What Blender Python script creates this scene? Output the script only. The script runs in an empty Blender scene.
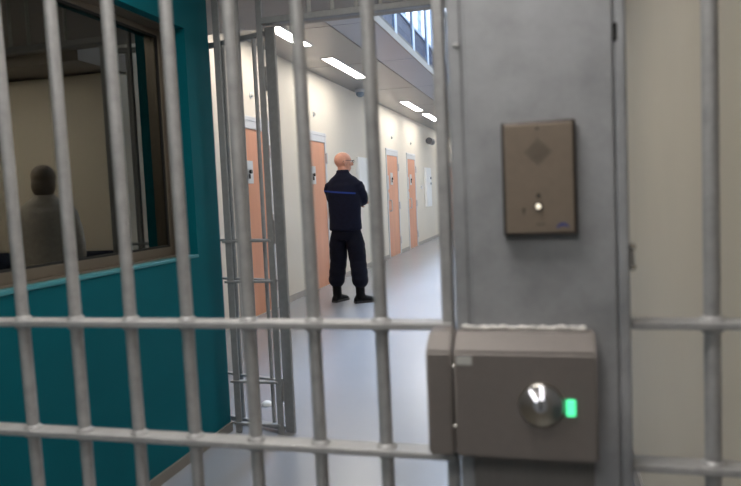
import bpy, bmesh, math, random
from mathutils import Vector, Matrix
random.seed(7)
sc = bpy.context.scene
COL = sc.collection
PI = math.pi

# ------------------------------------------------------------------ camera
CAM_H = 1.25
F_PX = 687.7
RIGHT = Vector((0.96504, 0.25785, -0.04386))
YAW, PITCH, ROLL = math.radians(15.0027), math.radians(4.0383), math.radians(2.5203)
_f = Vector((-math.sin(YAW)*math.cos(PITCH), math.cos(YAW)*math.cos(PITCH), -math.sin(PITCH)))
_r = Vector((math.cos(YAW), math.sin(YAW), 0))
_d = -_r.cross(_f)
CR = math.cos(ROLL)*_r + math.sin(ROLL)*_d
CD = -math.sin(ROLL)*_r + math.cos(ROLL)*_d
CF = _f
cam_data = bpy.data.cameras.new('camera')
cam = bpy.data.objects.new('camera', cam_data)
COL.objects.link(cam)
m = Matrix((CR, -CD, -CF)).transposed().to_4x4()
m.translation = Vector((0, 0, CAM_H))
cam.matrix_world = m
cam_data.sensor_fit = 'HORIZONTAL'
cam_data.sensor_width = 36
cam_data.lens = F_PX/741*36
cam_data.clip_start = .05
cam_data.dof.use_dof = True
cam_data.dof.focus_distance = 8.0
cam_data.dof.aperture_fstop = 4.2
sc.camera = cam

def ray(px, py):
    return CR*((px-370.5)/F_PX) + CD*((py-243)/F_PX) + CF
def at_y(px, py, y):            # the place on the plane Y = y that shows at a pixel
    d = ray(px, py); return d*(y/d.y) + Vector((0, 0, CAM_H))
def at_x(px, py, x):
    d = ray(px, py); return d*(x/d.x) + Vector((0, 0, CAM_H))
def at_z(px, py, z):
    d = ray(px, py); return d*((z-CAM_H)/d.z) + Vector((0, 0, CAM_H))

# ------------------------------------------------------------------ world, view, big lights
w = bpy.data.worlds.new('world'); sc.world = w
w.use_nodes = True
w.node_tree.nodes['Background'].inputs[0].default_value = (.55, .72, 1, 1)
w.node_tree.nodes['Background'].inputs[1].default_value = .6
sc.view_settings.view_transform = 'Standard'
sc.view_settings.look = 'None'
sc.view_settings.exposure = 0.0
sc.view_settings.gamma = 1.0
sc.view_settings.use_curve_mapping = False
sc.cycles.use_denoising = True
sc.cycles.max_bounces = 10
sc.cycles.transparent_max_bounces = 12
sc.cycles.sample_clamp_indirect = 6

STRENGTH = dict(corridor=31, sas=12.5, lobby=11.0, clerestory=1.3)

def area(name, loc, rot, sx, sy, power, color):
    l = bpy.data.lights.new(name, 'AREA'); l.shape = 'RECTANGLE'; l.size = sx; l.size_y = sy
    l.energy = power; l.color = color
    o = bpy.data.objects.new(name, l); COL.objects.link(o)
    o.location = loc; o.rotation_euler = rot
    return o
# daylight that comes down the light well through the roof glazing over the void
area('daylight', (-.85, 14.0, 8.3), (0, 0, 0), 1.35, 17, 2200, (.60, .76, 1))

# ------------------------------------------------------------------ materials
def mat(name, color, rough=.5, metal=0.0, var=0.0, vscale=8, bump=0.0, bscale=60, spec=.5, stretch=None, emis=None, estr=0, rvar=0.0):
    M = bpy.data.materials.new(name); M.use_nodes = True
    nt = M.node_tree; b = nt.nodes['Principled BSDF']
    b.inputs['Base Color'].default_value = (*color, 1)
    b.inputs['Roughness'].default_value = rough
    b.inputs['Metallic'].default_value = metal
    b.inputs['Specular IOR Level'].default_value = spec
    if emis:
        b.inputs['Emission Color'].default_value = (*emis, 1); b.inputs['Emission Strength'].default_value = estr
    tc = nt.nodes.new('ShaderNodeTexCoord'); src = tc.outputs['Object']
    if stretch:
        mp = nt.nodes.new('ShaderNodeMapping'); mp.inputs['Scale'].default_value = stretch
        nt.links.new(src, mp.inputs[0]); src = mp.outputs[0]
    if var or rvar:
        n = nt.nodes.new('ShaderNodeTexNoise'); n.inputs['Scale'].default_value = vscale; n.inputs['Detail'].default_value = 6
        n.inputs['Roughness'].default_value = .65
        nt.links.new(src, n.inputs['Vector'])
        if var:
            r = nt.nodes.new('ShaderNodeValToRGB')
            r.color_ramp.elements[0].position = .3; r.color_ramp.elements[1].position = .7
            r.color_ramp.elements[0].color = (*[max(0, c*(1-var)) for c in color], 1)
            r.color_ramp.elements[1].color = (*[min(1, c*(1+var)) for c in color], 1)
            nt.links.new(n.outputs[0], r.inputs[0]); nt.links.new(r.outputs[0], b.inputs['Base Color'])
        if rvar:
            mr = nt.nodes.new('ShaderNodeMapRange')
            mr.inputs['From Min'].default_value = .3; mr.inputs['From Max'].default_value = .7
            mr.inputs['To Min'].default_value = max(.02, rough-rvar); mr.inputs['To Max'].default_value = min(1, rough+rvar)
            nt.links.new(n.outputs[0], mr.inputs[0]); nt.links.new(mr.outputs[0], b.inputs['Roughness'])
    if bump:
        n2 = nt.nodes.new('ShaderNodeTexNoise'); n2.inputs['Scale'].default_value = bscale; n2.inputs['Detail'].default_value = 4
        nt.links.new(src, n2.inputs['Vector'])
        bp = nt.nodes.new('ShaderNodeBump'); bp.inputs['Strength'].default_value = bump; bp.inputs['Distance'].default_value = .004
        nt.links.new(n2.outputs[0], bp.inputs['Height']); nt.links.new(bp.outputs[0], b.inputs['Normal'])
    return M

GALV = mat('galvanised_steel', (.37, .365, .36), .45, .2, .16, 38, .12, 120, rvar=.1)
GALV_POST = mat('galvanised_plate', (.345, .35, .36), .5, .3, .2, 11, .18, 45, rvar=.12)
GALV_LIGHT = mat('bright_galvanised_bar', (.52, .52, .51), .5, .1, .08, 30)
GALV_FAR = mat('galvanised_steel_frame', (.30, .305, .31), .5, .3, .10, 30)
WELD = mat('weld_scuff', (.62, .6, .57), .6, .1, .4, 60, .5, 150)
BRONZE = mat('brown_enamel_case', (.175, .153, .139), .5, .1, .05, 60, .05, 300)
BRONZE_LIP = mat('brown_plate_lip', (.06, .05, .045), .5, .2)
INTERC = mat('bronze_plate', (.245, .195, .15), .42, .35, .06, 50, .04, 300)
DARK = mat('black_gap', (.006, .006, .006), .7)
CHROME = mat('chrome', (.62, .60, .55), .18, 1.0)
DISH = mat('worn_chrome', (.42, .40, .36), .28, 1.0)
STEEL = mat('brushed_steel', (.6, .61, .63), .3, .85, .05, 60)
WHITE_LED = mat('white_led', (.9, .9, .95), .4, emis=(.95, .93, 1), estr=2.0)
GREEN_LED = mat('green_led', (.1, .9, .5), .4, emis=(.12, .9, .42), estr=1.1)
GREEN_EDGE = mat('green_lens_edge', (.02, .45, .2), .3, emis=(.02, .55, .2), estr=.5)
WARM_LED = mat('lit_button', (.9, .85, .7), .4, emis=(1, .9, .72), estr=1.1)
BLUE_INK = mat('blue_print', (.03, .05, .25), .5)
DARK_INK = mat('dark_print', (.04, .035, .03), .6)
TEAL = mat('teal_paint', (.0, .105, .135), .6, 0, .05, 3, .03, 80, spec=.12)
CREAM = mat('cream_paint', (.70, .645, .555), .6, 0, .025, 1.2, .04, 90, spec=.3)
BEIGE = mat('beige_paint', (.70, .63, .51), .6, 0, .03, 1.4, .05, 90, spec=.3)
SKIRT = mat('grey_skirting', (.38, .35, .32), .5, 0, .08, 6)
SKIRT_DARK = mat('brown_grey_skirting', (.19, .17, .145), .5, 0, .08, 6)
SOFFIT = mat('grey_soffit_panel', (.27, .255, .25), .3, .45, .04, 2, .02, 60)
SOFFIT_SHEEN = mat('soffit_panel_daylight_sheen', (.29, .315, .40), .3, .45, .04, 2, .02, 60)  # bluish daylight sheen put into the colour of the outer soffit panels
SOFFIT_LOBBY = mat('grey_brown_ceiling', (.30, .275, .25), .6, .0, .05, 2)
FASCIA = mat('grey_fascia', (.27, .265, .26), .5, .1, .05, 4)
DOOR_ORANGE = mat('salmon_laminate', (.62, .28, .16), .4, 0, .09, 5, .02, 60, stretch=(1, 1, .12), spec=.45)
DOOR_FRAME = mat('pale_grey_frame', (.60, .61, .63), .45, .2, .03, 6)
WHITE = mat('white_enamel', (.8, .8, .79), .4, 0, .02, 4)
GREYP = mat('grey_plastic', (.25, .26, .28), .4)
ALU = mat('bronze_aluminium', (.17, .145, .115), .4, .5, .05, 10)
GASKET = mat('black_rubber', (.008, .008, .008), .6)
DARKWALL = mat('dark_blue_grey_paint', (.022, .032, .065), .6, 0, .2, 6)
BOOTHWALL = mat('booth_paint', (.30, .28, .24), .7)
NAVY = mat('navy_cloth', (.005, .006, .018), .85, 0, .25, 20, .35, 180, spec=.2)
NAVY_TROUSERS = mat('navy_trousers', (.0035, .004, .011), .85, 0, .25, 20, .35, 160, spec=.2)
LEATHER = mat('black_leather', (.004, .004, .005), .55, 0, .2, 40, .2, 90, spec=.12)
SKIN = mat('skin', (.60, .29, .20), .5, 0, .09, 22, .05, 200)
BLACKP = mat('black_plastic', (.01, .01, .01), .35)
EYEW = mat('eye_white', (.7, .68, .65), .3)
HAIR = mat('brown_hair', (.17, .14, .11), .5, 0, .3, 60, .3, 120)
GREYTOP = mat('grey_cloth', (.46, .43, .38), .85, 0, .15, 30, .3, 150)
PAPER = mat('off_white_sticker', (.5, .49, .46), .6)
CLEAR_STEEL = mat('blue_grey_steel', (.36, .47, .66), .35, .3)

def emission(name, color, strength, stripes=None):
    M = bpy.data.materials.new(name); M.use_nodes = True; nt = M.node_tree
    b = nt.nodes['Principled BSDF']
    b.inputs['Base Color'].default_value = (.8, .8, .8, 1)
    b.inputs['Emission Color'].default_value = (*color, 1)
    b.inputs['Emission Strength'].default_value = strength
    if stripes:
        tc = nt.nodes.new('ShaderNodeTexCoord')
        n = nt.nodes.new('ShaderNodeTexNoise'); n.inputs['Scale'].default_value = 7; n.inputs['Detail'].default_value = 5
        nt.links.new(tc.outputs['Object'], n.inputs['Vector'])
        r = nt.nodes.new('ShaderNodeValToRGB')
        r.color_ramp.elements[0].position = .35; r.color_ramp.elements[1].position = .6
        r.color_ramp.elements[0].color = (*stripes, 1); r.color_ramp.elements[1].color = (*color, 1)
        nt.links.new(n.outputs[0], r.inputs[0]); nt.links.new(r.outputs[0], b.inputs['Emission Color'])
    return M
LAMP_C = emission('corridor_lamp', (1, .93, .84), STRENGTH['corridor'])
LAMP_S = emission('sas_lamp', (1, .95, .88), STRENGTH['sas'])
LAMP_L = emission('fill_and_spot_lamp', (1, .96, .92), STRENGTH['lobby'])
LAMP_O = emission('overhead_lamp', (1, .96, .92), 18)
LAMP_FILL_R = emission('right_fill_lamp', (1, .95, .88), 42)
CLERE = emission('daylit_glazing', (.86, .93, 1), STRENGTH['clerestory'], (.6, .75, .98))

FLOOR = mat('grey_resin_floor', (.27, .278, .305), .27, 0, .03, .9, 0, 40, spec=.55)

def glass_material():
    M = bpy.data.materials.new('dark_reflective_glass'); M.use_nodes = True; nt = M.node_tree
    out = nt.nodes['Material Output']; nt.nodes.remove(nt.nodes['Principled BSDF'])
    t = nt.nodes.new('ShaderNodeBsdfTransparent'); t.inputs[0].default_value = (.42, .41, .36, 1)
    g = nt.nodes.new('ShaderNodeBsdfGlossy'); g.inputs[0].default_value = (.85, .83, .74, 1); g.inputs['Roughness'].default_value = .015
    fr = nt.nodes.new('ShaderNodeFresnel'); fr.inputs[0].default_value = 1.5
    mr = nt.nodes.new('ShaderNodeMapRange'); mr.inputs['To Min'].default_value = .13; mr.inputs['To Max'].default_value = 1
    mx = nt.nodes.new('ShaderNodeMixShader')
    nt.links.new(fr.outputs[0], mr.inputs[0]); nt.links.new(mr.outputs[0], mx.inputs[0])
    nt.links.new(t.outputs[0], mx.inputs[1]); nt.links.new(g.outputs[0], mx.inputs[2]); nt.links.new(mx.outputs[0], out.inputs[0])
    return M
GLASS = glass_material()

# ------------------------------------------------------------------ mesh helpers
def new_bm(): return bmesh.new()
def box(bm, x0, x1, y0, y1, z0, z1, bev=0.0, seg=2, rot=None):
    r = bmesh.ops.create_cube(bm, size=1)
    vs = r['verts']
    for v in vs:
        v.co = Vector(((x0+x1)/2 + v.co.x*(x1-x0), (y0+y1)/2 + v.co.y*(y1-y0), (z0+z1)/2 + v.co.z*(z1-z0)))
    if bev:
        es = list({e for v in vs for e in v.link_edges})
        r2 = bmesh.ops.bevel(bm, geom=es, offset=bev, segments=seg, affect='EDGES', profile=.5)
        vs = list({v for f in r2['faces'] for v in f.verts} | {v for v in vs if v.is_valid})
    if rot is not None:
        for v in vs: v.co = rot @ v.co
    return vs
def tube(bm, pts, radii, n=12, cap=True):
    pts = [Vector(p) for p in pts]
    if not hasattr(radii, '__len__'): radii = [radii]*len(pts)
    rings = []; up = None
    for i, p in enumerate(pts):
        t = (pts[min(i+1, len(pts)-1)] - pts[max(i-1, 0)]).normalized()
        if up is None:
            up = Vector((0, 0, 1)) if abs(t.z) < .9 else Vector((0, 1, 0))
        a = t.cross(up).normalized(); b = t.cross(a).normalized(); up = -b if (-b).dot(up) > 0 else b
        rr = radii[i]; ra, rb = (rr if hasattr(rr, '__len__') else (rr, rr))
        rings.append([bm.verts.new(p + a*math.cos(2*PI*k/n)*ra + b*math.sin(2*PI*k/n)*rb) for k in range(n)])
    for A, B in zip(rings, rings[1:]):
        for k in range(n):
            bm.faces.new((A[k], A[(k+1) % n], B[(k+1) % n], B[k]))
    if cap:
        bm.faces.new(rings[0][::-1]); bm.faces.new(rings[-1])
    return rings
def ellipsoid(bm, c, r, rot=None, u=20, v=12):
    s = bmesh.ops.create_uvsphere(bm, u_segments=u, v_segments=v, radius=1)
    for q in s['verts']:
        co = Vector((q.co.x*r[0], q.co.y*r[1], q.co.z*r[2]))
        if rot is not None: co = rot @ co
        q.co = co + Vector(c)
    return s['verts']
def prism(bm, poly, axis, a0, a1):
    """poly: 2-D outline; axis: 'x','y' or 'z' is the direction it is pushed along."""
    def P(u, v, t):
        return {'x': (t, u, v), 'y': (u, t, v), 'z': (u, v, t)}[axis]
    A = [bm.verts.new(P(u, v, a0)) for u, v in poly]; B = [bm.verts.new(P(u, v, a1)) for u, v in poly]
    n = len(poly)
    bm.faces.new(A); bm.faces.new(B[::-1])
    for k in range(n): bm.faces.new((A[k], B[k], B[(k+1) % n], A[(k+1) % n]))
def obj(name, bm, material, parent=None, smooth=None, origin=None):
    bmesh.ops.recalc_face_normals(bm, faces=bm.faces[:])
    me = bpy.data.meshes.new(name)
    if origin is not None:
        for v in bm.verts: v.co -= Vector(origin)
    bm.to_mesh(me); bm.free()
    for mm in (material if isinstance(material, (list, tuple)) else [material]): me.materials.append(mm)
    if smooth is not None:
        me.polygons.foreach_set('use_smooth', [True]*len(me.polygons))
        if smooth < 180: me.set_sharp_from_angle(angle=math.radians(smooth))
    o = bpy.data.objects.new(name, me); COL.objects.link(o)
    if origin is not None: o.location = origin
    if parent is not None:
        o.parent = parent
    return o
def tag(o, label, cat, group=None, kind=None):
    o['label'] = label; o['category'] = cat
    if group: o['group'] = group
    if kind: o['kind'] = kind
    return o
def thing(name, label, cat, loc=(0, 0, 0), rotz=0, group=None, kind=None):
    o = bpy.data.objects.new(name, None); COL.objects.link(o)
    o.empty_display_size = .1
    o.location = loc; o.rotation_euler = (0, 0, rotz)
    return tag(o, label, cat, group, kind)
def struct(name, bm, m, label, cat):
    return tag(obj(name, bm, m), label, cat, kind='structure')
def copy_tree(o, parent=None):
    c = o.copy(); COL.objects.link(c)
    if parent is not None: c.parent = parent
    for ch in list(o.children): copy_tree(ch, c)
    return c
def boxes(*bs):
    bm = new_bm()
    for b in bs: box(bm, *b)
    return bm

# ------------------------------------------------------------------ the setting
XT = -1.729        # booth wall face
XC = -3.093        # cell corridor wall face
ZC = 2.922         # soffit under the gallery
ZL = 2.50          # low ceiling over the gates
YL = 4.80          # where the low ceiling ends
XS = 0.31          # beige wall right of the gates
YG, YJ = 1.10, 3.322   # planes of the two gates
YEND = 26.0
ZW, ZR = 5.14, 8.6      # foot of the high glazing, roof glazing
YR, XR = 5.25, -.10    # return wall right of the corridor

struct('floor', boxes((-5.0, 3.0, -4.0, YEND, -.1, 0)), FLOOR, 'glossy blue-grey resin floor running through the gates and down the corridor', 'floor')
struct('wall_left', boxes((XC-.2, XC, YJ+.02, YEND, 0, 3.05)), CREAM, 'long cream wall with the row of salmon cell doors', 'wall')
struct('wall_gallery', boxes((XC-.2, XC, YL, YEND, 3.05, ZW)), DARKWALL, 'dark blue-grey upper wall behind the gallery railing', 'wall')
struct('wall_end', boxes((XC-.2, XR+.2, YEND, YEND+.2, 0, ZR)), CREAM, 'cream wall closing the far end of the corridor', 'wall')
bm = boxes((XR, XR+.2, YR+.2, YEND, 0, ZR))
struct('wall_corridor', bm, CREAM, 'cream wall on the far right side of the corridor behind the post', 'wall')
bm = boxes((XR, 3.0, YR, YR+.2, 0, 2.4), (XR, 3.0, YL+.01, YL+.15, 2.62, ZR))
struct('wall_return', bm, CREAM, 'cream return wall seen mirrored in the booth glass', 'wall')
bm = boxes((XR, 3.0, YR-.02, YR-.0005, 0, .86))
struct('trim_1', bm, DARKWALL, 'dark dado across the foot of the return wall', 'dado')
struct('wall_right', boxes((XS, 3.0, YG+.035, YJ+.05, 0, ZL)), BEIGE, 'plain beige wall behind the barred panel on the right', 'wall')
struct('wall_outer', boxes((2.9, 3.0, -4.0, YG+.035, 0, ZL), (2.9, 3.0, YJ+.05, YR, 0, 2.9)), BEIGE, 'beige side wall out of the frame on the right', 'wall')
struct('wall_back', boxes((-5.0, 3.0, -4.1, -4.0, 0, ZL)), BEIGE, 'beige wall behind the viewer', 'wall')
# booth wall with window opening
WY0, WY1, WZ0, WZ1 = .55, 3.10, .987, 2.102
YB = 3.343
bm = boxes((XT-.26, XT, -4.0, YB, 0, WZ0), (XT-.26, XT, -4.0, YB, WZ1, ZL), (XT-.26, XT, -4.0, WY0, WZ0, WZ1), (XT-.26, XT, WY1, YB, WZ0, WZ1),
           (XC-.2, XT-.26, YB-.12, YB, 0, ZL))
struct('wall_booth', bm, TEAL, 'teal painted wall with the dark booth window in it', 'wall')
bm = boxes((-4.9, XT-.26, -4.0, -3.9, 0, ZL), (-5.0, -4.9, -4.0, YB, 0, ZL), (-4.9, XC-.2, YB-.12, YB, 0, ZL))
struct('wall_inside', bm, BOOTHWALL, 'dull grey wall inside the dark booth', 'wall')
struct('baseboard_booth', boxes((XT, XT+.012, -4.0, YB, 0, .048)), SKIRT_DARK, 'grey-brown skirting strip at the foot of the teal wall', 'baseboard')
struct('baseboard_right', boxes((XS-.012, XS, YG+.035, YJ+.05, 0, .09)), SKIRT, 'skirting strip under the beige wall', 'baseboard')
# ceilings
struct('ceiling_lobby', boxes((-5.0, 3.0, -4.0, YL, ZL, ZL+.12), (XC, XR, YL-.1, YL, ZL+.12, ZC+.1)), SOFFIT_LOBBY, 'low grey-brown ceiling over the two gates', 'ceiling')
XE, XJ = -1.62, -2.08
struct('ceiling_right', boxes((XR, 3.0, YL+.005, YR+.2, 2.42, 2.6)), SOFFIT_LOBBY, 'low ceiling over the right side behind the post', 'ceiling')
bm = new_bm()
jo = .006
ycuts = [YL, 6.6, 8.6, 10.9, 13.2, 15.6, 18.0, 20.4, 22.8, YEND]
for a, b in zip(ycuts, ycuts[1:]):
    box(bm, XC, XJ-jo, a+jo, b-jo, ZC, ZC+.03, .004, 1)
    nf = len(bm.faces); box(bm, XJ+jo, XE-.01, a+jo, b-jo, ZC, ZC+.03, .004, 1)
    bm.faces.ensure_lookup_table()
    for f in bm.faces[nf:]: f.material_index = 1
struct('ceiling_gallery', bm, [SOFFIT, SOFFIT_SHEEN], 'grey panelled soffit under the gallery with lamps let into it', 'ceiling')
struct('trim_2', boxes((XC, XE-.01, YL, YEND, ZC+.03, ZC+.12)), mat('slab_concrete', (.12, .12, .12), .8), 'gallery slab above the soffit panels', 'slab')
bm = new_bm()
box(bm, XE-.01, XE+.01, YL, YEND, ZC-.012, ZC-.002)
box(bm, XE-.012, XE, YL, YEND, ZC-.002, ZC+.085, .004, 1)
struct('trim_3', bm, FASCIA, 'light grey fascia strip along the gallery edge', 'fascia')
# skylight over the void and clerestory over the gallery wall
struct('window_3', boxes((XC-.2, XR+.2, YL, YEND, ZR-.1, ZR)), CLERE, 'roof glazing high over the corridor void', 'window')
w2 = thing('window_2', 'tall daylit glazing high above the gallery railing', 'window', (XC, YL, ZW), kind='structure')
bm = boxes((XC-.06, XC-.04, YL, YEND, ZW, ZR-.1)); obj('pane', bm, CLERE, w2).matrix_parent_inverse = Matrix.Translation(-w2.location)
for k in range(11):
    y = YL+.9+k*1.9
    bm = boxes((XC-.04, XC+.02, y, y+.16, ZW, ZR-.1))
    obj('mullion', bm, CLEAR_STEEL, w2).matrix_parent_inverse = Matrix.Translation(-w2.location)
bm = boxes((XC-.2, XC+.03, YL, YEND, ZW-.05, ZW+.01)); obj('sill', bm, CLEAR_STEEL, w2).matrix_parent_inverse = Matrix.Translation(-w2.location)

def P(name, bm, m, parent, smooth=None):        # a part given in world coordinates
    o = obj(name, bm, m, parent, smooth)
    o.matrix_parent_inverse = (Matrix.LocRotScale(parent.location, parent.rotation_euler, None) if parent.parent is None else Matrix()).inverted()
    return o
def tagged(name, bm, m, label, cat, loc, group=None, smooth=None):   # one-mesh thing given in world coordinates
    return tag(obj(name, bm, m, None, smooth, origin=loc), label, cat, group)

# baseboard left, broken at the doors
DOORS = [(6.33, 7.29), (8.34, 9.30), (12.93, 13.97), (14.87, 15.83), (19.3, 20.26), (21.2, 22.16)]
segs = []; y = YB
for a, b in DOORS: segs.append((y, a)); y = b
segs.append((y, YEND))
bm = new_bm()
for a, b in segs: box(bm, XC, XC+.012, a, b, 0, .075)
struct('baseboard_left', bm, SKIRT, 'grey skirting strip between the cell doors', 'baseboard')

# ------------------------------------------------------------------ booth window
wn = thing('window_1', 'dark mirroring booth window in a bronze frame, set in the teal wall', 'window', (XT-.05, (WY0+WY1)/2, WZ0), kind='structure')
lx, gx = XT-.053, XT-.128           # where the teal reveal ends, where the frame face lies
e = .004
bm = boxes((gx-.05, lx, WY0, WY1, WZ0, WZ0+e), (gx-.05, lx, WY0, WY1, WZ1-e, WZ1), (gx-.05, lx, WY0, WY0+e, WZ0, WZ1), (gx-.05, lx, WY1-e, WY1, WZ0, WZ1))
P('liner', bm, ALU, wn)
fb, fh, fs = .046, .030, .035
bm = boxes((gx-.04, gx, WY0+e, WY1-e, WZ0+e, WZ0+fb, .002, 1), (gx-.04, gx, WY0+e, WY1-e, WZ1-fh, WZ1-e, .002, 1),
           (gx-.04, gx, WY0+e, WY0+fs, WZ0+fb, WZ1-fh, .002, 1), (gx-.04, gx, WY1-fs, WY1-e, WZ0+fb, WZ1-fh, .002, 1))
P('window_frame', bm, ALU, wn)
g0 = .010
bm = boxes((gx-.02, gx-.004, WY0+fs, WY1-fs, WZ0+fb, WZ0+fb+g0), (gx-.02, gx-.004, WY0+fs, WY1-fs, WZ1-fh-g0, WZ1-fh),
           (gx-.02, gx-.004, WY0+fs, WY0+fs+g0, WZ0+fb, WZ1-fh), (gx-.02, gx-.004, WY1-fs-g0, WY1-fs, WZ0+fb, WZ1-fh))
P('gasket', bm, GASKET, wn)
P('pane', boxes((gx-.014, gx-.010, WY0+fs+.002, WY1-fs-.002, WZ0+fb+.002, WZ1-fh-.002)), GLASS, wn)
bm = boxes((lx, XT+.006, WY0-.01, WY1, WZ0-.012, WZ0+.002, .002, 1))
P('window_sill', bm, mat('teal_sill', (.05, .24, .28), .4), wn)
# inside the booth
t = thing('desk', 'dark desk inside the booth under the window', 'desk', (-2.4, 1.6, 0))
P('desk_top', boxes((-2.75, XT-.27, .3, 3.1, .72, .76, .005, 1)), DARKWALL, t)
for x_ in (-2.7, -2.07):
    for y_ in (.35, 3.0):
        P('leg', boxes((x_, x_+.05, y_, y_+.05, 0, .72)), GREYP, t)

# ------------------------------------------------------------------ barred gates and screens
def bar_bm(x, y, z0, z1, r=.0122):
    bm = new_bm(); tube(bm, [(x, y, z0), (x, y, z1)], r, 16); return bm
def lean_bm(x, y, z0, z1, r, top, bot):      # top / bot: sideways offsets at heights 1.6 and .75
    f = lambda z: x + bot + (top-bot)*(z-.75)/.85
    bm = new_bm(); tube(bm, [(f(z0), y, z0), (f(z1), y, z1)], r, 16); return bm
def rail_bm(x0, x1, y, z, depth=.042, th=.0115, bars=(), r=.0122):
    bm = new_bm()
    box(bm, x0, x1, y-depth/2, y+depth/2, z-th/2, z+th/2, .0022, 2)
    for bx in bars:          # weld collar where a bar passes through the rail
        for s in (1, -1):
            zz = z+s*th/2
            tube(bm, [(bx, y, zz-s*.002), (bx, y, zz+s*.003), (bx, y, zz+s*.007)], [r+.0065, r+.005, r+.0005], 14)
    return bm
RAILS = (.28, .8185, 1.033)
# the gate in front
gate = thing('barred_gate', 'near galvanised barred gate across the left of the view, out of focus', 'gate', (-1.69, YG, 0))
XB = [-.285-.1188*k for k in range(12)]
LEAN = [(.8, 1.9), (-.3, 2.4), (-3.2, 1.5), (-3.1, .3), (-2.1, 1.6), (-2.3, 2.0), (-5.0, 2.9), (-3, 2)]
PX = .0018
lean_x = lambda k, z: XB[k] + PX*(LEAN[min(k, 7)][1] + (LEAN[min(k, 7)][0]-LEAN[min(k, 7)][1])*(z-.75)/.85)
for k, x in enumerate(XB): P('bar', lean_bm(x, YG, .06, 2.12, .0113, LEAN[min(k, 7)][0]*PX, LEAN[min(k, 7)][1]*PX), GALV, gate, 40)
for z in RAILS: P('rail', rail_bm(-1.69, -.16, YG, z, bars=[lean_x(k, z) for k in range(len(XB))], r=.0113), GALV, gate)
for z in (.05, 2.12): P('rail', rail_bm(-1.70, -.155, YG, z, .045, .03), GALV, gate)
bm = new_bm(); box(bm, -.1785, -.1590, YG-.012, YG+.014, .035, 2.135, .005, 3); P('stile', bm, GALV, gate)
bm = new_bm(); box(bm, -1.715, -1.685, YG-.02, YG+.024, .035, 2.135, .005, 3); P('stile', bm, GALV, gate)
# keeper box fixed on the gate
yk = 1.0
kl, kr = at_y(427, 400, yk).x, at_y(452, 400, yk).x
def keeper_outline(z0, z1, ch, yb):   # side outline in (y, z)
    return [(yb, z0), (yk, z0), (yk, z1-ch), (yk+.034, z1), (yb, z1)]
zt = at_y(500, 332, 1.034).z; zb = at_y(500, 459, yk).z
ch = zt - at_y(500, 353, yk).z
bm = new_bm(); prism(bm, keeper_outline(zb, zt, ch, YG-.022), 'x', kl, kr)
bmesh.ops.bevel(bm, geom=bm.edges[:], offset=.0035, segments=2, affect='EDGES')
kp = P('lock_keeper', bm, BRONZE, gate, 35)
# the fixed panel on the right
scr = thing('barred_screen', 'narrow barred panel between the steel post and the beige wall on the right', 'barred screen', (.2, YG, 0))
P('bar', bar_bm(.2225, YG, .06, 2.12, .0118), GALV, scr, 40)
for z in RAILS[:2]+(1.037,): P('rail', rail_bm(.108, XS, YG, z, bars=[.2225]), GALV, scr)
for z in (.05, 2.12): P('rail', rail_bm(.108, XS, YG, z, .045, .03), GALV, scr)

# ------------------------------------------------------------------ the steel post and what is on it
yp = 1.06
pl, pr_ = at_y(451, 200, yp).x, at_y(629.5, 230, yp).x
post = thing('steel_post', 'wide galvanised steel post carrying the intercom and the lock', 'post', ((pl+pr_)/2, 1.13, 0))
pm = at_y(467, 150, yp).x; ps = at_y(614, 100, yp).x
bm = new_bm(); box(bm, pl+.003, pr_-.001, yp+.007, yp+.13, 0, ZL, .004, 2); P('column', bm, GALV_POST, post)
bm = new_bm(); box(bm, pm, ps, yp, yp+.0075, 0, ZL, .003, 2); P('cover_plate', bm, GALV_POST, post)
bm = new_bm(); box(bm, pl, pm-.003, yp+.004, yp+.03, 0, ZL, .006, 3); P('edge_strip', bm, GALV_POST, post)
bm = new_bm(); box(bm, ps+.0012, pr_, yp+.001, yp+.03, 0, ZL, .004, 2); P('edge_strip', bm, GALV_POST, post)
c = at_y(614.5, 31, yp)
bm = new_bm(); box(bm, c.x-.004, c.x+.004, yp-.0001, yp+.004, c.z-.013, c.z+.013, .002, 2); P('slot', bm, DARK, post)
c = at_y(456, 45, yp)
bm = new_bm(); ellipsoid(bm, (c.x, yp+.004, c.z), (.006, .003, .004)); P('rivet', bm, GALV, post, 180)

# lock case on the post
ll, lr = at_y(454.5, 400, yk).x, at_y(598, 400, yk).x
lock = thing('lock_case', 'brown electric lock case with white and green lights on the post', 'lock', ((ll+lr)/2, yp, zb))
bm = new_bm(); prism(bm, keeper_outline(zb, zt, ch, yp-.0005), 'x', ll, lr)
bmesh.ops.bevel(bm, geom=bm.edges[:], offset=.0035, segments=2, affect='EDGES')
P('case', bm, BRONZE, lock, 35)
# scuffed weld along the upper back edge
bm = new_bm()
pts = []; n = 46
for k in range(n+1):
    x = ll+.008 + (lr-ll-.02)*k/n
    s = .5+.5*math.sin(k*.9)*math.sin(k*.37+1)
    pts.append((x, yp-.0065, zt+.0015+.002*s))
tube(bm, pts, [(.0022+.003*(.5+.5*math.sin(k*1.3)*math.cos(k*.41))) for k in range(n+1)], 8)
P('weld_seam', bm, WELD, lock, 180)
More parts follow.
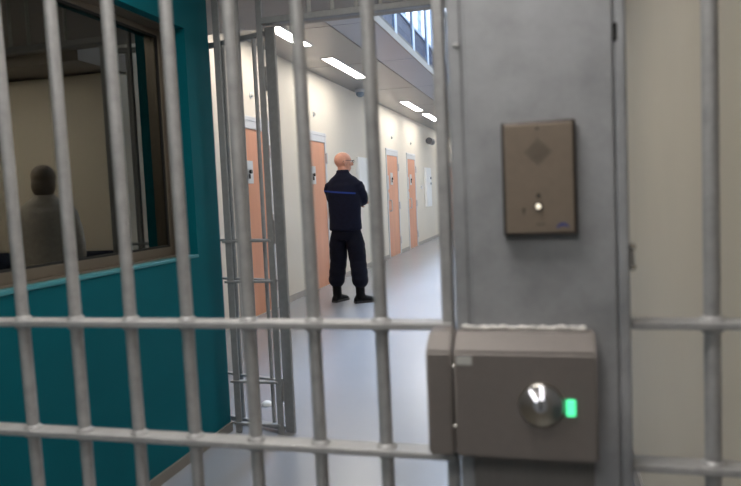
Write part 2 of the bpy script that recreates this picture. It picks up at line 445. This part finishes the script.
# dish, key slot, lights
c = at_y(541.5, 405, yk)
def disc_ring(bm, cx, cz, prof, n=40):
    """prof: list of (radius, y)."""
    rings = [[bm.verts.new((cx+r*math.cos(2*PI*k/n), y, cz+r*math.sin(2*PI*k/n))) for k in range(n)] for r, y in prof]
    for A, B in zip(rings, rings[1:]):
        for k in range(n): bm.faces.new((A[k], A[(k+1) % n], B[(k+1) % n], B[k]))
    bm.faces.new(rings[-1])
bm = new_bm()
disc_ring(bm, c.x, c.z, [(.0325, yk+.0002), (.0325, yk-.003), (.030, yk-.0055), (.026, yk-.0045), (.017, yk-.0015), (.0105, yk-.001)])
dish = P('lock_dish', bm, DISH, lock, 50)
bm = new_bm(); disc_ring(bm, c.x-.001, c.z+.001, [(.0105, yk-.0008), (.0105, yk-.006), (.0085, yk-.0072), (.004, yk-.0072)], 24)
P('key_cylinder', bm, STEEL, lock, 40)
bm = boxes((c.x-.0022, c.x+.0002, yk-.0085, yk-.007, c.z-.006, c.z+.007)); P('key_slot', bm, DARK, lock)
def strip(name, p0, p1, rad, material, y, label=None):
    a, b = at_y(*p0, y), at_y(*p1, y)
    bm = new_bm(); d = (b-a).normalized(); nrm = Vector((d.z, 0, -d.x))
    pts = []
    for k in range(9): 
        th = -PI/2 + PI*k/8; pts.append(b + d*math.cos(th)*rad + nrm*math.sin(th)*rad)
    for k in range(9):
        th = PI/2 + PI*k/8; pts.append(a + d*math.cos(th)*rad + nrm*math.sin(th)*rad)
    prism(bm, [(q.x, q.z) for q in pts], 'y', y-.003, y+.004)
    o = P(name, bm, material, lock)
    if label: o['label'] = label
    return o
ys = yk-.008
strip('light_strip', (530.5, 392), (536, 400.5), .0017, WHITE_LED, ys, 'lit white strip leaning left on the lock')
strip('light_strip', (541.3, 388.5), (542.3, 398.5), .0021, WHITE_LED, ys, 'upright lit white strip on the lock')
g = at_y(571, 408, yk)
bm = new_bm(); box(bm, g.x-.0075, g.x+.0075, yk-.002, yk+.002, g.z-.013, g.z+.013, .002, 2); P('light_bezel', bm, GREEN_EDGE, lock)
bm = new_bm(); box(bm, g.x-.0062, g.x+.0062, yk-.0035, yk, g.z-.0118, g.z+.0118, .002, 2); gl = P('status_light', bm, GREEN_LED, lock); gl['label'] = 'lit green status light'
s = at_y(464, 360.5, yk)
bm = new_bm(); box(bm, s.x-.0115, s.x+.0115, yk-.0008, yk+.0005, s.z-.0065, s.z+.0065)
st = P('sticker', bm, PAPER, lock)
for py in (366, 425.5):
    q = at_y(453.3, py, yk+.012)
    bm = new_bm(); tube(bm, [(kr-.001, yk+.012, q.z), (ll+.001, yk+.012, q.z)], .0042, 12)
    P('bolt', bm, CHROME, lock, 50)
bm = boxes((ll+.02, lr-.004, yp-.006, yp-.0002, .25, zb+.002)); P('lock_shadow_plate', bm, mat('lock_shadow_tone', (.17, .16, .15), .5, .2, .06, 30, stretch=(6, 1, .3)), lock)  # thin darker plate standing in for the shadow below the lock case

# intercom plate
yi = 1.042
il, ir = at_y(502, 180, yi).x, at_y(577, 180, yi).x
iz1, iz0 = at_y(540, 120, yi).z, at_y(540, 236, yi).z
ic = thing('intercom', 'flat bronze intercom plate with a lit call button, fixed high on the post', 'intercom', ((il+ir)/2, yp, iz0))
bm = new_bm(); box(bm, il, ir, yi+.001, yp-.0003, iz0, iz1, .004, 3); P('housing', bm, BRONZE_LIP, ic, 40)
bm = new_bm(); box(bm, il+.0045, ir-.0045, yi-.001, yi+.004, iz0+.0045, iz1-.0045, .0015, 2); P('face_plate', bm, INTERC, ic)
c = at_y(538, 152, yi)
bm = new_bm()
for i in range(-6, 7):
    for j in range(-6, 7):
        if abs(i)+abs(j) <= 6:
            tube(bm, [(c.x+i*.0031, yi-.0013, c.z+j*.0031), (c.x+i*.0031, yi-.0003, c.z+j*.0031)], .0010, 8)
P('speaker_holes', bm, DARK_INK, ic)
c = at_y(538.5, 206.5, yi)
bm = new_bm(); disc_ring(bm, c.x, c.z, [(.0062, yi-.0009), (.0062, yi-.003), (.005, yi-.004), (.0042, yi-.0035)], 28); P('button_ring', bm, BRONZE_LIP, ic, 50)
bm = new_bm(); ellipsoid(bm, (c.x, yi-.0035, c.z), (.0036, .002, .0036)); b_ = P('call_button', bm, WARM_LED, ic, 180); b_['label'] = 'lit white call button'
c = at_y(538.5, 195.5, yi)
bm = new_bm(); disc_ring(bm, c.x, c.z, [(.0027, yi-.0009), (.0027, yi-.002), (.001, yi-.0023)], 16); P('microphone_hole', bm, DARK, ic)
c = at_y(524, 211, yi)
bm = boxes((c.x-.0012, c.x+.0012, yi-.0014, yi-.0009, c.z-.0045, c.z+.004), (c.x-.0028, c.x+.0028, yi-.0014, yi-.0009, c.z+.0015, c.z+.0028))
P('symbol', bm, DARK_INK, ic)
c = at_y(541, 224.5, yi)
bm = boxes((c.x-.007, c.x+.007, yi-.0013, yi-.0009, c.z-.0006, c.z+.0006)); P('print_line', bm, DARK_INK, ic)
c = at_y(563, 225.5, yi)      # small blue mark: an arched swoosh
bm = new_bm(); pts = []
for k in range(13):
    a = PI*(.98-.92*k/12); pts.append((c.x+.0085*math.cos(a), c.z-.0035+.0075*math.sin(a)))
for k in range(12, -1, -1):
    a = PI*(.98-.92*k/12); pts.append((c.x+.0075*math.cos(a)+.0006, c.z-.0045+.0045*math.sin(a)))
prism(bm, pts, 'y', yi-.0015, yi-.0009); P('maker_mark', bm, BLUE_INK, ic)
c = at_y(537, 128, yi)
bm = new_bm(); disc_ring(bm, c.x, c.z, [(.0022, yi-.0009), (.0022, yi-.0018), (.001, yi-.0021)], 16); P('screw', bm, BRONZE_LIP, ic)

# little catch at the right edge of the post
c = at_y(632, 257, 1.09)
ct = thing('door_catch', 'small shiny metal catch on the right edge of the post', 'catch', (c.x, 1.09, c.z))
bm = new_bm(); tube(bm, [(c.x, 1.09, c.z-.015), (c.x, 1.09, c.z+.015)], .0042, 12); P('barrel', bm, STEEL, ct, 50)
for s in (-1, 1):
    bm = new_bm(); ellipsoid(bm, (c.x, 1.09, c.z+s*.0155), (.0062, .0062, .0055)); P('end_cap', bm, CHROME, ct, 180)
bm = boxes((pr_-.004, c.x-.003, 1.089, 1.093, c.z-.01, c.z+.01)); P('mounting_plate', bm, STEEL, ct)

# ------------------------------------------------------------------ second gateway
XD = -1.4265
scr2 = thing('barred_screen', 'barred screen with overhead bars between the teal wall and the corridor', 'barred screen', (XD, YJ, 0))
LZ = 2.15
for x, wd in ((-1.669, .037), (XD, .033)):
    bm = new_bm(); box(bm, x-wd/2, x+wd/2, YJ-.006, YJ+.006, 0, ZL, .003, 2); P('stile', bm, GALV_FAR, scr2)
P('bar', bar_bm(-1.549, YJ, 0, ZL, .012), GALV_FAR, scr2, 40)
for z in RAILS+(.05,): P('rail', rail_bm(-1.70 if z > .1 else -1.69, XD, YJ, z, .030, .012), GALV_FAR, scr2)
bm = new_bm(); box(bm, XD+.015, XS, YJ-.022, YJ+.022, LZ-.016, LZ+.016, .003, 2); P('lintel', bm, GALV_FAR, scr2)
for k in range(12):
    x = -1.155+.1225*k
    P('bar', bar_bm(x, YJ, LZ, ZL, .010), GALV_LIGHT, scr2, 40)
bm = new_bm(); box(bm, -.26, -.2, YJ-.022, YJ+.022, 0, LZ, .004, 2); P('stile', bm, GALV_FAR, scr2)
for k in range(3): P('bar', bar_bm(-.1+.12*k, YJ, 0, LZ, .012), GALV_FAR, scr2, 40)
for z in RAILS+(.05,): P('rail', rail_bm(-.22, XS, YJ, z, .042, .012), GALV_FAR, scr2)

# the leaf folded back behind it
LA = math.radians(180-18.5)
hx, hy = -1.377, 3.346
leaf = thing('barred_gate', 'open barred gate leaf folded back towards the teal wall end', 'gate', (hx, hy, 0), LA)
LW = .95
def L(name, bm, m=GALV_FAR, smooth=None): return obj(name, bm, m, leaf, smooth)
bm = new_bm(); box(bm, -.028, .036, -.008, .008, .004, 2.125, .003, 2); L('stile', bm)
bm = new_bm(); box(bm, LW-.05, LW, -.02, .02, .012, 2.125, .004, 2); L('stile', bm)
for z in RAILS: L('rail', rail_bm(.04, LW-.04, 0, z, .03, .012))
for z in (.022, 2.098):
    bm = new_bm(); box(bm, .04, LW-.04, -.013, .013, z-.013, z+.013, .003, 2); L('rail', bm)
for k in range(7):
    x = .119+.114*k
    L('bar', bar_bm(x, 0, .02, 2.1, .0105), GALV_FAR, 40)
for z in (.23, 1.075, 1.87):
    bm = new_bm(); 
    tube(bm, [(.046, .002, z-.052), (.046, .002, z+.052)], .013, 14); tube(bm, [(.046, .002, z-.062), (.046, .002, z+.062)], .008, 12)
    L('hinge', bm, GALV, 45)
q = at_z(267, 405, .0)
bm = new_bm(); ellipsoid(bm, (q.x, q.y, .0), (.035, .035, .028)); 
bmesh.ops.bisect_plane(bm, geom=bm.verts[:]+bm.edges[:]+bm.faces[:], plane_co=(0, 0, .0005), plane_no=(0, 0, -1), clear_outer=True)
tagged('door_stop', bm, WHITE, 'small white floor stop beside the open gate leaf', 'door stop', (q.x, q.y, 0), smooth=180)

# ------------------------------------------------------------------ cell doors
def cell_door(idx, y0, y1, ztop=2.13):
    lab = ['salmon cell door glimpsed between the bars beside the open gate leaf', 'salmon cell door left of the standing guard', 'salmon cell door just right of the guard, nearer of its pair',
           'salmon cell door right of the guard, farther of its pair', 'cell door far down the corridor, nearer of the last pair', 'cell door far down the corridor, last of the row'][idx]
    d = thing('door_%d' % (idx+1), lab, 'cell door', (XC, (y0+y1)/2, 0), kind='structure')
    W = y1-y0; h = W/2; o = lambda name, bm, m, s=None: obj(name, bm, m, d, s)
    fw = .055
    bm = boxes((-.03, .016, -h, -h+fw, 0, ztop, .003, 1), (-.03, .016, h-fw, h, 0, ztop, .003, 1), (-.03, .016, -h+fw, h-fw, ztop-.13, ztop, .003, 1))
    box(bm, .0, .024, -h-.008, h+.008, ztop-.045, ztop-.03); o('door_frame', bm, DOOR_FRAME)
    bm = boxes((-.03, .004, -h+fw+.003, h-fw-.003, .008, ztop-.133, .002, 1)); leafp = o('door_leaf', bm, DOOR_ORANGE)
    # metal viewing hatch with its black flap knob
    yv = -.10
    bm = boxes((.004, .010, yv-.10, yv+.10, 1.42, 1.66, .003, 1)); hp = o('viewing_hatch', bm, STEEL)
    bm = new_bm(); tube(bm, [(.010, yv+.02, 1.545), (.030, yv+.02, 1.545)], .022, 14); box(bm, .012, .026, yv-.02, yv+.0, 1.47, 1.52, .003, 1)
    k = obj('knob', bm, BLACKP, hp, 45)
    # lock on the left edge, pull handle, hinges on the right
    bm = boxes((.004, .018, -h+fw+.015, -h+fw+.075, 1.33, 1.60, .003, 1), (.004, .016, -h+fw+.015, -h+fw+.065, 1.13, 1.27, .003, 1)); o('lock_plate', bm, STEEL)
    bm = new_bm(); yh = -h+fw+.11
    tube(bm, [(.004, yh, 1.12), (.045, yh, 1.12), (.055, yh, 1.10), (.055, yh, .93), (.045, yh, .91), (.004, yh, .91)], .010, 10); o('pull_handle', bm, STEEL, 60)
    for z in (.28, 1.0, 1.78):
        bm = new_bm(); box(bm, .012, .035, h-.052, h-.022, z-.07, z+.07, .004, 1); tube(bm, [(.03, h-.037, z-.075), (.03, h-.037, z+.075)], .012, 10); o('hinge', bm, STEEL, 45)
    return d
for i, (a, b) in enumerate(DOORS): cell_door(i, a, b)
lamp_words = ['above the door behind the open gate leaf', 'above the door left of the guard', 'above the nearer door right of the guard', 'above the farther door right of the guard', 'above the nearer of the last doors', 'above the last door of the row']
for i, (a, b) in enumerate(DOORS):
    yy = (a+b)/2+.05
    t = thing('call_lamp', 'small round grey call lamp '+lamp_words[i], 'lamp', (XC, yy, 2.36), 0, 'call lamps over the cell doors')
    bm = new_bm(); tube(bm, [(0, 0, 0), (.012, 0, 0)], .034, 16); obj('base', bm, DOOR_FRAME, t, 45)
    bm = new_bm(); ellipsoid(bm, (.012, 0, 0), (.022, .024, .024), u=14, v=8); obj('lens', bm, PAPER, t, 180)

# white service panels on the wall
t = thing('wall_cabinet', 'white flat cabinet on the wall beside the guard head', 'cabinet', (XC, 11.2, 1.25))
obj('body', boxes((0, .05, -.38, .38, 0, .62, .004, 1)), WHITE, t); obj('door', boxes((.05, .058, -.35, .35, .03, .59, .003, 1)), WHITE, t)
bm = boxes((.058, .07, .24, .27, .25, .33)); obj('latch', bm, GREYP, t)
t = thing('wall_cabinet', 'tall narrow white cabinet on the wall past the farther door', 'cabinet', (XC, 17.35, .88))
obj('body', boxes((0, .05, -.36, .36, 0, .98, .004, 1)), WHITE, t); obj('door', boxes((.05, .058, -.33, .33, .03, .95, .003, 1)), WHITE, t)
for z in (.72, .58):
    bm = new_bm(); tube(bm, [(.058, .2, z), (.085, .2, z)], .03, 14); obj('knob', bm, GREYP, t, 45)
tagged('alarm_button', boxes((XC, XC+.03, 16.45, 16.53, 1.33, 1.41, .004, 1)), WHITE, 'small white wall button left of the tall narrow cabinet', 'button', (XC, 16.49, 1.37))

# dome camera under the soffit, twin unit on the wall
q = at_z(357, 92, ZC)
t = thing('dome_camera', 'small grey dome camera under the soffit above the guard', 'camera', (q.x+.12, q.y-.25, ZC))
bm = new_bm(); tube(bm, [(0, 0, 0), (0, 0, -.05)], .085, 20); obj('base', bm, DOOR_FRAME, t, 45)
bm = new_bm(); ellipsoid(bm, (0, 0, -.06), (.07, .07, .065)); obj('dome', bm, mat('smoked_dome', (.20, .24, .30), .12, 0), t, 180)
t = thing('wall_camera', 'dark twin camera on the wall high above the tall narrow cabinet', 'camera', (XC, 17.6, 2.55))
bm = boxes((0, .05, -.05, .05, -.05, .05, .004, 1)); obj('bracket', bm, GREYP, t)
for s in (-1, 1):
    bm = new_bm(); tube(bm, [(.07, s*.04, 0), (.09, s*.25, -.01)], .085, 14); obj('camera_body', bm, mat('dark_grey_case', (.10, .10, .11), .4), t, 45)

# ------------------------------------------------------------------ lamps
lamp_lab = ['soffit strip lamp half hidden by the gate lintel, nearest of the row', 'soffit strip lamp second from the gate, above the wall left of the guard',
            'soffit strip lamp third from the gate, over the nearer door right of the guard', 'soffit strip lamp fourth from the gate, next to the near gate edge',
            'far soffit strip lamp, fifth from the gate', 'far soffit strip lamp, sixth and last']
LY = [(5.72, 7.32), (8.08, 9.66), (12.52, 14.06), (14.74, 16.28), (19.0, 20.5), (21.2, 22.7)]
for i, (a, b) in enumerate(LY):
    t = thing('ceiling_lamp', lamp_lab[i], 'lamp', (-2.605, (a+b)/2, ZC), 0, 'strip lamps in the gallery soffit')
    L_ = (b-a)/2
    bm = boxes((-.085, -.07, -L_-.015, L_+.015, -.008, .002), (.07, .085, -L_-.015, L_+.015, -.008, .002), (-.07, .07, -L_-.015, -L_, -.008, .002), (-.07, .07, L_, L_+.015, -.008, .002))
    obj('trim_ring', bm, DOOR_FRAME, t)
    obj('diffuser', boxes((-.07, .07, -L_, L_, -.006, .001)), LAMP_C, t)
def panel_lamp(x, y, lx, ly, material, label):
    t = thing('ceiling_lamp', label, 'lamp', (x, y, ZL), 0, 'flat lamps in the low ceiling')
    bm = boxes((-lx-.02, -lx, -ly-.02, ly+.02, -.012, 0), (lx, lx+.02, -ly-.02, ly+.02, -.012, 0), (-lx, lx, -ly-.02, -ly, -.012, 0), (-lx, lx, ly, ly+.02, -.012, 0))
    obj('trim_ring', bm, WHITE, t); obj('diffuser', boxes((-lx, lx, -ly, ly, -.009, 0)), material, t)
panel_lamp(-1.1, 2.0, .3, .3, LAMP_S, 'square ceiling lamp between the two gates')
panel_lamp(-.4, .70, .3, .3, LAMP_O, 'square ceiling lamp over the viewer')
panel_lamp(-.3, -1.2, .4, .5, LAMP_L, 'added fill lamp behind the viewer')  # added fill light, brightens the front of the post
panel_lamp(.9, 4.1, .25, .25, LAMP_FILL_R, 'added unseen fill lamp over the right side behind the post')  # added out of sight to brighten the return wall mirrored in the glass
# small bright spot mirrored in the booth glass
p = at_x(142, 44, gx-.01); d = ray(142, 44); d.x = -d.x
hit = p + d*((YR+.06-p.y)/d.y)
t = thing('spot_lamp', 'tiny white spot lamp on an arm, mirrored as a dot in the booth glass', 'lamp', (XR, hit.y, hit.z-.06))
bm = new_bm(); tube(bm, [(0, 0, 0), (hit.x-XR, 0, 0), (hit.x-XR, 0, .05)], .010, 10); obj('arm', bm, WHITE, t, 45)
bm = new_bm(); ellipsoid(bm, (hit.x-XR, 0, .06), (.032, .032, .032), u=16, v=10); obj('bulb', bm, LAMP_L, t, 180)

# ------------------------------------------------------------------ gallery railing
rl = thing('gallery_railing', 'blue-grey mesh railing along the gallery edge overhead', 'railing', (XE, YL, ZC+.13))
y = 5.45
while y < 24:
    P('post', boxes((XE-.035, XE-.005, y, y+.12, ZC+.06, ZC+1.2)), CLEAR_STEEL, rl); y += 1.02
P('top_rail', boxes((XE-.045, XE+.005, YL, 24.2, ZC+1.19, ZC+1.24, .006, 2)), CLEAR_STEEL, rl)
bm = new_bm()
yy = YL+.05
while yy < 24:
    tube(bm, [(XE-.02, yy, ZC+.13), (XE-.02, yy, ZC+1.19)], .003, 4); yy += .06
for k in range(9):
    z = ZC+.2+k*.12
    tube(bm, [(XE-.02, YL, z), (XE-.02, 24.1, z)], .003, 4)
P('mesh_infill', bm, DARKWALL, rl)

# ------------------------------------------------------------------ people
def cloth_mods(o, voxel, smooth=6):
    r = o.modifiers.new('remesh', 'REMESH'); r.mode = 'VOXEL'; r.voxel_size = voxel; r.use_smooth_shade = True
    s = o.modifiers.new('smooth', 'SMOOTH'); s.iterations = smooth; s.factor = .5
    return o
def hand(bm, wrist, direction, normal, thumb_side, curl=.5):
    """palm, four fingers of different length and a thumb; curled towards -normal."""
    d = Vector(direction).normalized(); nrm = Vector(normal).normalized(); s = d.cross(nrm).normalized()*thumb_side
    w0 = Vector(wrist)
    palm_end = w0 + d*.085
    tube(bm, [w0-d*.01, w0+d*.03, palm_end], [(.024, .024), (.036, .018), (.040, .014)] if abs(s.z) < .7 else [(.024, .024), (.018, .036), (.014, .040)], 12)
    for k, ln in enumerate((.072, .080, .075, .060)):
        o = (1.5-k)*.0195
        b0 = palm_end - d*.012 + s*o
        d1 = (d - nrm*curl*.35).normalized(); d2 = (d - nrm*curl*1.1).normalized(); d3 = (d - nrm*curl*2.2).normalized()
        b1 = b0+d1*ln*.45; b2 = b1+d2*ln*.33; b3 = b2+d3*ln*.26
        tube(bm, [b0, b1, b2, b3], [.0095, .0088, .008, .0066], 8)
    t0 = w0 + d*.025 + s*.026; t1 = t0 + (d*.6+s*.8).normalized()*.034; t2 = t1 + (d*.9+s*.3-nrm*.3).normalized()*.03
    tube(bm, [t0, t1, t2], [.013, .0105, .008], 8)

def make_person(name, label, loc, rotz, arms, head_yaw, feet, jacket_m, trouser_m, skin_m, scale=1.0, hair=None, glasses=False, stripe=False):
    """feet: for left and right the place (x, y) and the turn of the boot; local +y is the way the person faces."""
    hipz = .86
    T = Matrix.Translation((0, 0, 1.52)) @ Matrix.Rotation(-head_yaw, 4, 'Z') @ Matrix.Rotation(-.06, 4, 'X') @ Matrix.Translation((0, 0, -1.52))
    hp = lambda v: T @ Vector(v)
    def arm_pts(s):
        if arms == 'crossed':
            if s > 0: return [(.155, -.01, 1.375), (.180, .0, 1.32), (.200, .075, 1.20), (.13, .20, 1.17), (-.10, .235, 1.20)]
            return [(-.155, -.01, 1.375), (-.178, .0, 1.32), (-.180, .085, 1.18), (-.12, .175, 1.13), (.09, .175, 1.15)]
        return [(s*.155, 0, 1.375), (s*.19, 0, 1.32), (s*.235, .0, 1.13), (s*.245, .03, .98), (s*.25, .06, .87)]
    def leg_pts(s):
        fx, fy, _ = feet[0 if s < 0 else 1]
        hx_ = s*.095
        return [Vector((hx_, 0, hipz)), Vector((hx_+(fx-hx_)*.16, 0, .72)), Vector((hx_+(fx-hx_)*.5, fy*.4+.015, .48)), Vector((fx, fy-.01, .265)), Vector((fx, fy, .09))]
    # ---- body: one continuous surface
    bm = new_bm()
    cz = 1.635
    def E(c, r, u=20, v=14):
        vs = ellipsoid(bm, c, r, None, u, v)
        for q in vs: q.co = T @ q.co
    E((0, -.012, cz+.022), (.080, .101, .094)); E((0, .012, cz-.035), (.064, .078, .085)); E((0, .045, cz-.085), (.036, .040, .030)); E((0, .062, cz+.030), (.056, .030, .018))
    nose = new_bm()
    tube(bm, [hp((0, .088, cz+.022)), hp((0, .106, cz-.005)), hp((0, .112, cz-.022)), hp((0, .092, cz-.032))], [.008, .011, .014, .010], 10)
    nose.free()
    E((0, .083, cz-.060), (.024, .010, .006)); E((0, .082, cz-.070), (.022, .010, .006))
    for s in (-1, 1):
        E((s*.079, -.012, cz-.002), (.010, .020, .033), 12, 8); E((s*.076, -.006, cz-.03), (.008, .010, .012), 10, 6)
        E((s*.040, .066, cz-.02), (.024, .018, .02), 12, 8)
    tube(bm, [(0, -.015, 1.40), (0, -.012, 1.50), hp((0, -.008, 1.58))], [.070, .064, .062], 18)
    tor = [(.84, .14, .10), (1.0, .135, .095), (1.15, .145, .10), (1.30, .165, .11), (1.40, .16, .095), (1.46, .09, .07)]
    tube(bm, [(0, -.005, z) for z, _, _ in tor], [(a, b) for _, a, b in tor], 24)
    for s in (-1, 1):
        ap = arm_pts(s); tube(bm, ap, [.055, .050, .043, .038, .026], 12)
        d = Vector(ap[-1])-Vector(ap[-2])
        if arms == 'crossed': hand(bm, ap[-1], d + Vector((0, -.06*0, .03)), (0, 1, .2), 1 if s > 0 else -1, .35)
        else: hand(bm, ap[-1], (0, .05, -1), (s, 0, 0), -1 if s > 0 else 1, .35)
        lp = leg_pts(s); tube(bm, lp, [.06, .078, .055, .043, .038], 14)
        fx, fy, ft = feet[0 if s < 0 else 1]
        dy = Vector((math.sin(ft), math.cos(ft), 0))
        tube(bm, [Vector((fx, fy, .05))-dy*.04, Vector((fx, fy, .05))+dy*.05, Vector((fx, fy, .035))+dy*.15], [.032, .034, .022], 12)
    body = obj(name, bm, skin_m, None)
    cloth_mods(body, .0065, 4)
    tag(body, label, 'person')
    body.location = loc; body.rotation_euler = (0, 0, rotz); body.scale = (scale,)*3
    # ---- jacket
    bm = new_bm()
    tor = [(.845, .186, .132), (.86, .200, .142), (.90, .198, .140), (1.0, .192, .138), (1.15, .200, .142), (1.28, .206, .145), (1.36, .203, .134), (1.415, .190, .118), (1.452, .156, .102), (1.488, .100, .086), (1.515, .076, .074), (1.548, .073, .071)]
    tube(bm, [(0, -.012-(.012 if z > 1.45 else 0), z) for z, _, _ in tor], [(a, b) for _, a, b in tor], 28)
    for s in (-1, 1):
        ap = [Vector(p_) for p_ in arm_pts(s)]
        # some cloth folds along the sleeve
        pts, rad = [], []
        base = [.078, .076, .067, .060, .046]
        for i in range(4):
            for k in range(5):
                f = k/5; pts.append(ap[i].lerp(ap[i+1], f)); rad.append(base[i]+(base[i+1]-base[i])*f + .004*math.sin((i*5+k)*1.7))
        pts.append(ap[-1]); rad.append(base[-1])
        tube(bm, pts, rad, 16)
        ellipsoid(bm, (s*.160, -.008, 1.365), (.068, .075, .060))
    jm = jacket_m
    jk = obj('jacket', bm, jm, body); cloth_mods(jk, .011, 5)
    # ---- trousers
    bm = new_bm()
    tr = [(.95, .160, .112), (.90, .172, .120), (.82, .176, .124), (.74, .160, .112)]
    tube(bm, [(0, -.01, z) for z, _, _ in tr], [(a, b) for _, a, b in tr], 24)
    for s in (-1, 1):
        lp = leg_pts(s)
        full = [(lp[0], .078), (lp[0].lerp(lp[1], .5), .092), (lp[1], .104)]
        for k in range(1, 6): full.append((lp[1].lerp(lp[2], k/5), (.112-.012*k/5)+.003*math.sin(k*2.1)))
        for k in range(1, 6): full.append((lp[2].lerp(lp[3], k/5), .100-.003*k/5+.004*math.sin(k*2.6)))
        full.append((lp[3]+Vector((0, .005, -.035)), .092)); full.append((lp[3]+Vector((0, .008, -.08)), .060))
        tube(bm, [a for a, _ in full], [b for _, b in full], 18)
        # thigh pocket
        pk = lp[1].lerp(lp[2], .55); ellipsoid(bm, (pk.x+s*.083, pk.y, pk.z), (.022, .062, .085))
    tj = obj('trousers', bm, trouser_m, body); cloth_mods(tj, .012, 4)
    # ---- boots
    for s in (-1, 1):
        fx, fy, ft = feet[0 if s < 0 else 1]
        R = Matrix.Translation((fx, fy, 0)) @ Matrix.Rotation(-ft, 4, 'Z')
        bm = new_bm()
        tube(bm, [R @ Vector((0, -.005, .055)), R @ Vector((0, -.008, .12)), R @ Vector((0, -.012, .215))], [(.052, .062)]*2+[(.055, .058)], 18)
        secs = [(-.085, .030, .06), (-.07, .040, .085), (-.02, .044, .10), (.05, .046, .092), (.10, .050, .075), (.15, .049, .062), (.185, .040, .05), (.20, .022, .035)]
        rings = []
        for yy_, hw, hh in secs:
            ring = []
            for k in range(14):
                a = PI*k/13; ring.append(bm.verts.new(R @ Vector((hw*math.cos(a), yy_, .014+(hh-.014)*max(0, math.sin(a))**.7))))
            rings.append(ring)
        for A, B in zip(rings, rings[1:]):
            for k in range(13): bm.faces.new((A[k], A[k+1], B[k+1], B[k]))
            bm.faces.new((A[0], B[0], B[13], A[13]))
        bm.faces.new(rings[0]); bm.faces.new(rings[-1][::-1])
        bt = obj('boot', bm, LEATHER, body); cloth_mods(bt, .008, 3)
        bm = new_bm(); pts = []
        for yy_, hw, hh in secs: pts.append((yy_, hw+.004))
        outl = [(hw, yy_) for yy_, hw in pts] + [(-hw, yy_) for yy_, hw in reversed(pts)]
        prism(bm, outl, 'z', .0, .024)
        for v in bm.verts: v.co = R @ v.co
        obj('sole', bm, BLACKP, bt)
    if glasses:
        bm = new_bm()
        for s in (-1, 1):
            pts = [hp((s*.034+.024*math.cos(2*PI*k/16), .108, cz+.012+.017*math.sin(2*PI*k/16))) for k in range(17)]
            tube(bm, pts, .0022, 6)
            tube(bm, [hp((s*.058, .108, cz+.018)), hp((s*.080, .085, cz+.019)), hp((s*.083, .0, cz+.018)), hp((s*.083, -.022, cz+.012)), hp((s*.083, -.034, cz-.004))], .0026, 8)
        tube(bm, [hp((-.010, .108, cz+.016)), hp((0, .112, cz+.018)), hp((.010, .108, cz+.016))], .002, 6)
        obj('glasses', bm, BLACKP, body, 60)
    for s in (-1, 1):
        bm = new_bm(); c_ = hp((s*.032, .076, cz+.010)); ellipsoid(bm, c_, (.012, .012, .012), None, 12, 8)
        e_ = obj('eye', bm, EYEW, body, 180)
        bm = new_bm(); ellipsoid(bm, hp((s*.032, .0855, cz+.010)), (.005, .0035, .005), None, 10, 6); obj('iris', bm, DARK, e_, 180)
    if hair:
        bm = new_bm()
        vs = ellipsoid(bm, (0, -.022, cz+.03), (.104, .112, .108), None, 22, 14)
        for q in vs:
            if q.co.y > .045: q.co.y = .045 + (q.co.y-.045)*.45
        ellipsoid(bm, (0, -.055, cz-.05), (.102, .075, .11)); 
        for v in bm.verts: v.co = T @ v.co
        h_ = obj('hair', bm, hair, body); cloth_mods(h_, .010, 4)
    return body

def jacket_material():
    M = NAVY.copy(); M.name = 'navy_jacket_with_blue_band'
    nt = M.node_tree; b = nt.nodes['Principled BSDF']; src = b.inputs['Base Color'].links[0].from_socket
    tc = nt.nodes.new('ShaderNodeTexCoord'); sp = nt.nodes.new('ShaderNodeSeparateXYZ'); nt.links.new(tc.outputs['Object'], sp.inputs[0])
    def math_(op, a, bv=None):
        n = nt.nodes.new('ShaderNodeMath'); n.operation = op
        for i, v in enumerate((a, bv)):
            if v is None: continue
            if isinstance(v, (int, float)): n.inputs[i].default_value = v
            else: nt.links.new(v, n.inputs[i])
        return n.outputs[0]
    z = math_('ABSOLUTE', math_('SUBTRACT', math_('ADD', sp.outputs[2], math_('MULTIPLY', sp.outputs[0], .10)), 1.288)); inz = math_('LESS_THAN', z, .0095)
    inx = math_('LESS_THAN', sp.outputs[0], .175)
    fac = math_('MULTIPLY', inz, inx)
    mx = nt.nodes.new('ShaderNodeMix'); mx.data_type = 'RGBA'
    nt.links.new(fac, mx.inputs['Factor']); nt.links.new(src, mx.inputs[6]); mx.inputs[7].default_value = (.018, .045, .24, 1)
    nt.links.new(mx.outputs[2], b.inputs['Base Color'])
    return M

fo = at_z(349.5, 302, 0)
make_person('person', 'bald guard in navy uniform and glasses, seen from behind with folded arms', (fo.x, fo.y, 0), math.radians(-6), 'crossed', math.radians(50),
            [(-.155, .02, math.radians(10)), (.165, -.03, math.radians(48))], jacket_material(), NAVY_TROUSERS, SKIN, 1.0, None, True)
fig = at_y(45, 200, 4.6)
make_person('person', 'brown-haired person in a pale grey top, mirrored faintly in the booth window', (2*(gx-.01) - fig.x, 4.6, 0), math.radians(-35), 'down', math.radians(0),
            [(-.10, 0, math.radians(-8)), (.10, 0, math.radians(8))], GREYTOP, NAVY_TROUSERS, SKIN, .90, HAIR, False)
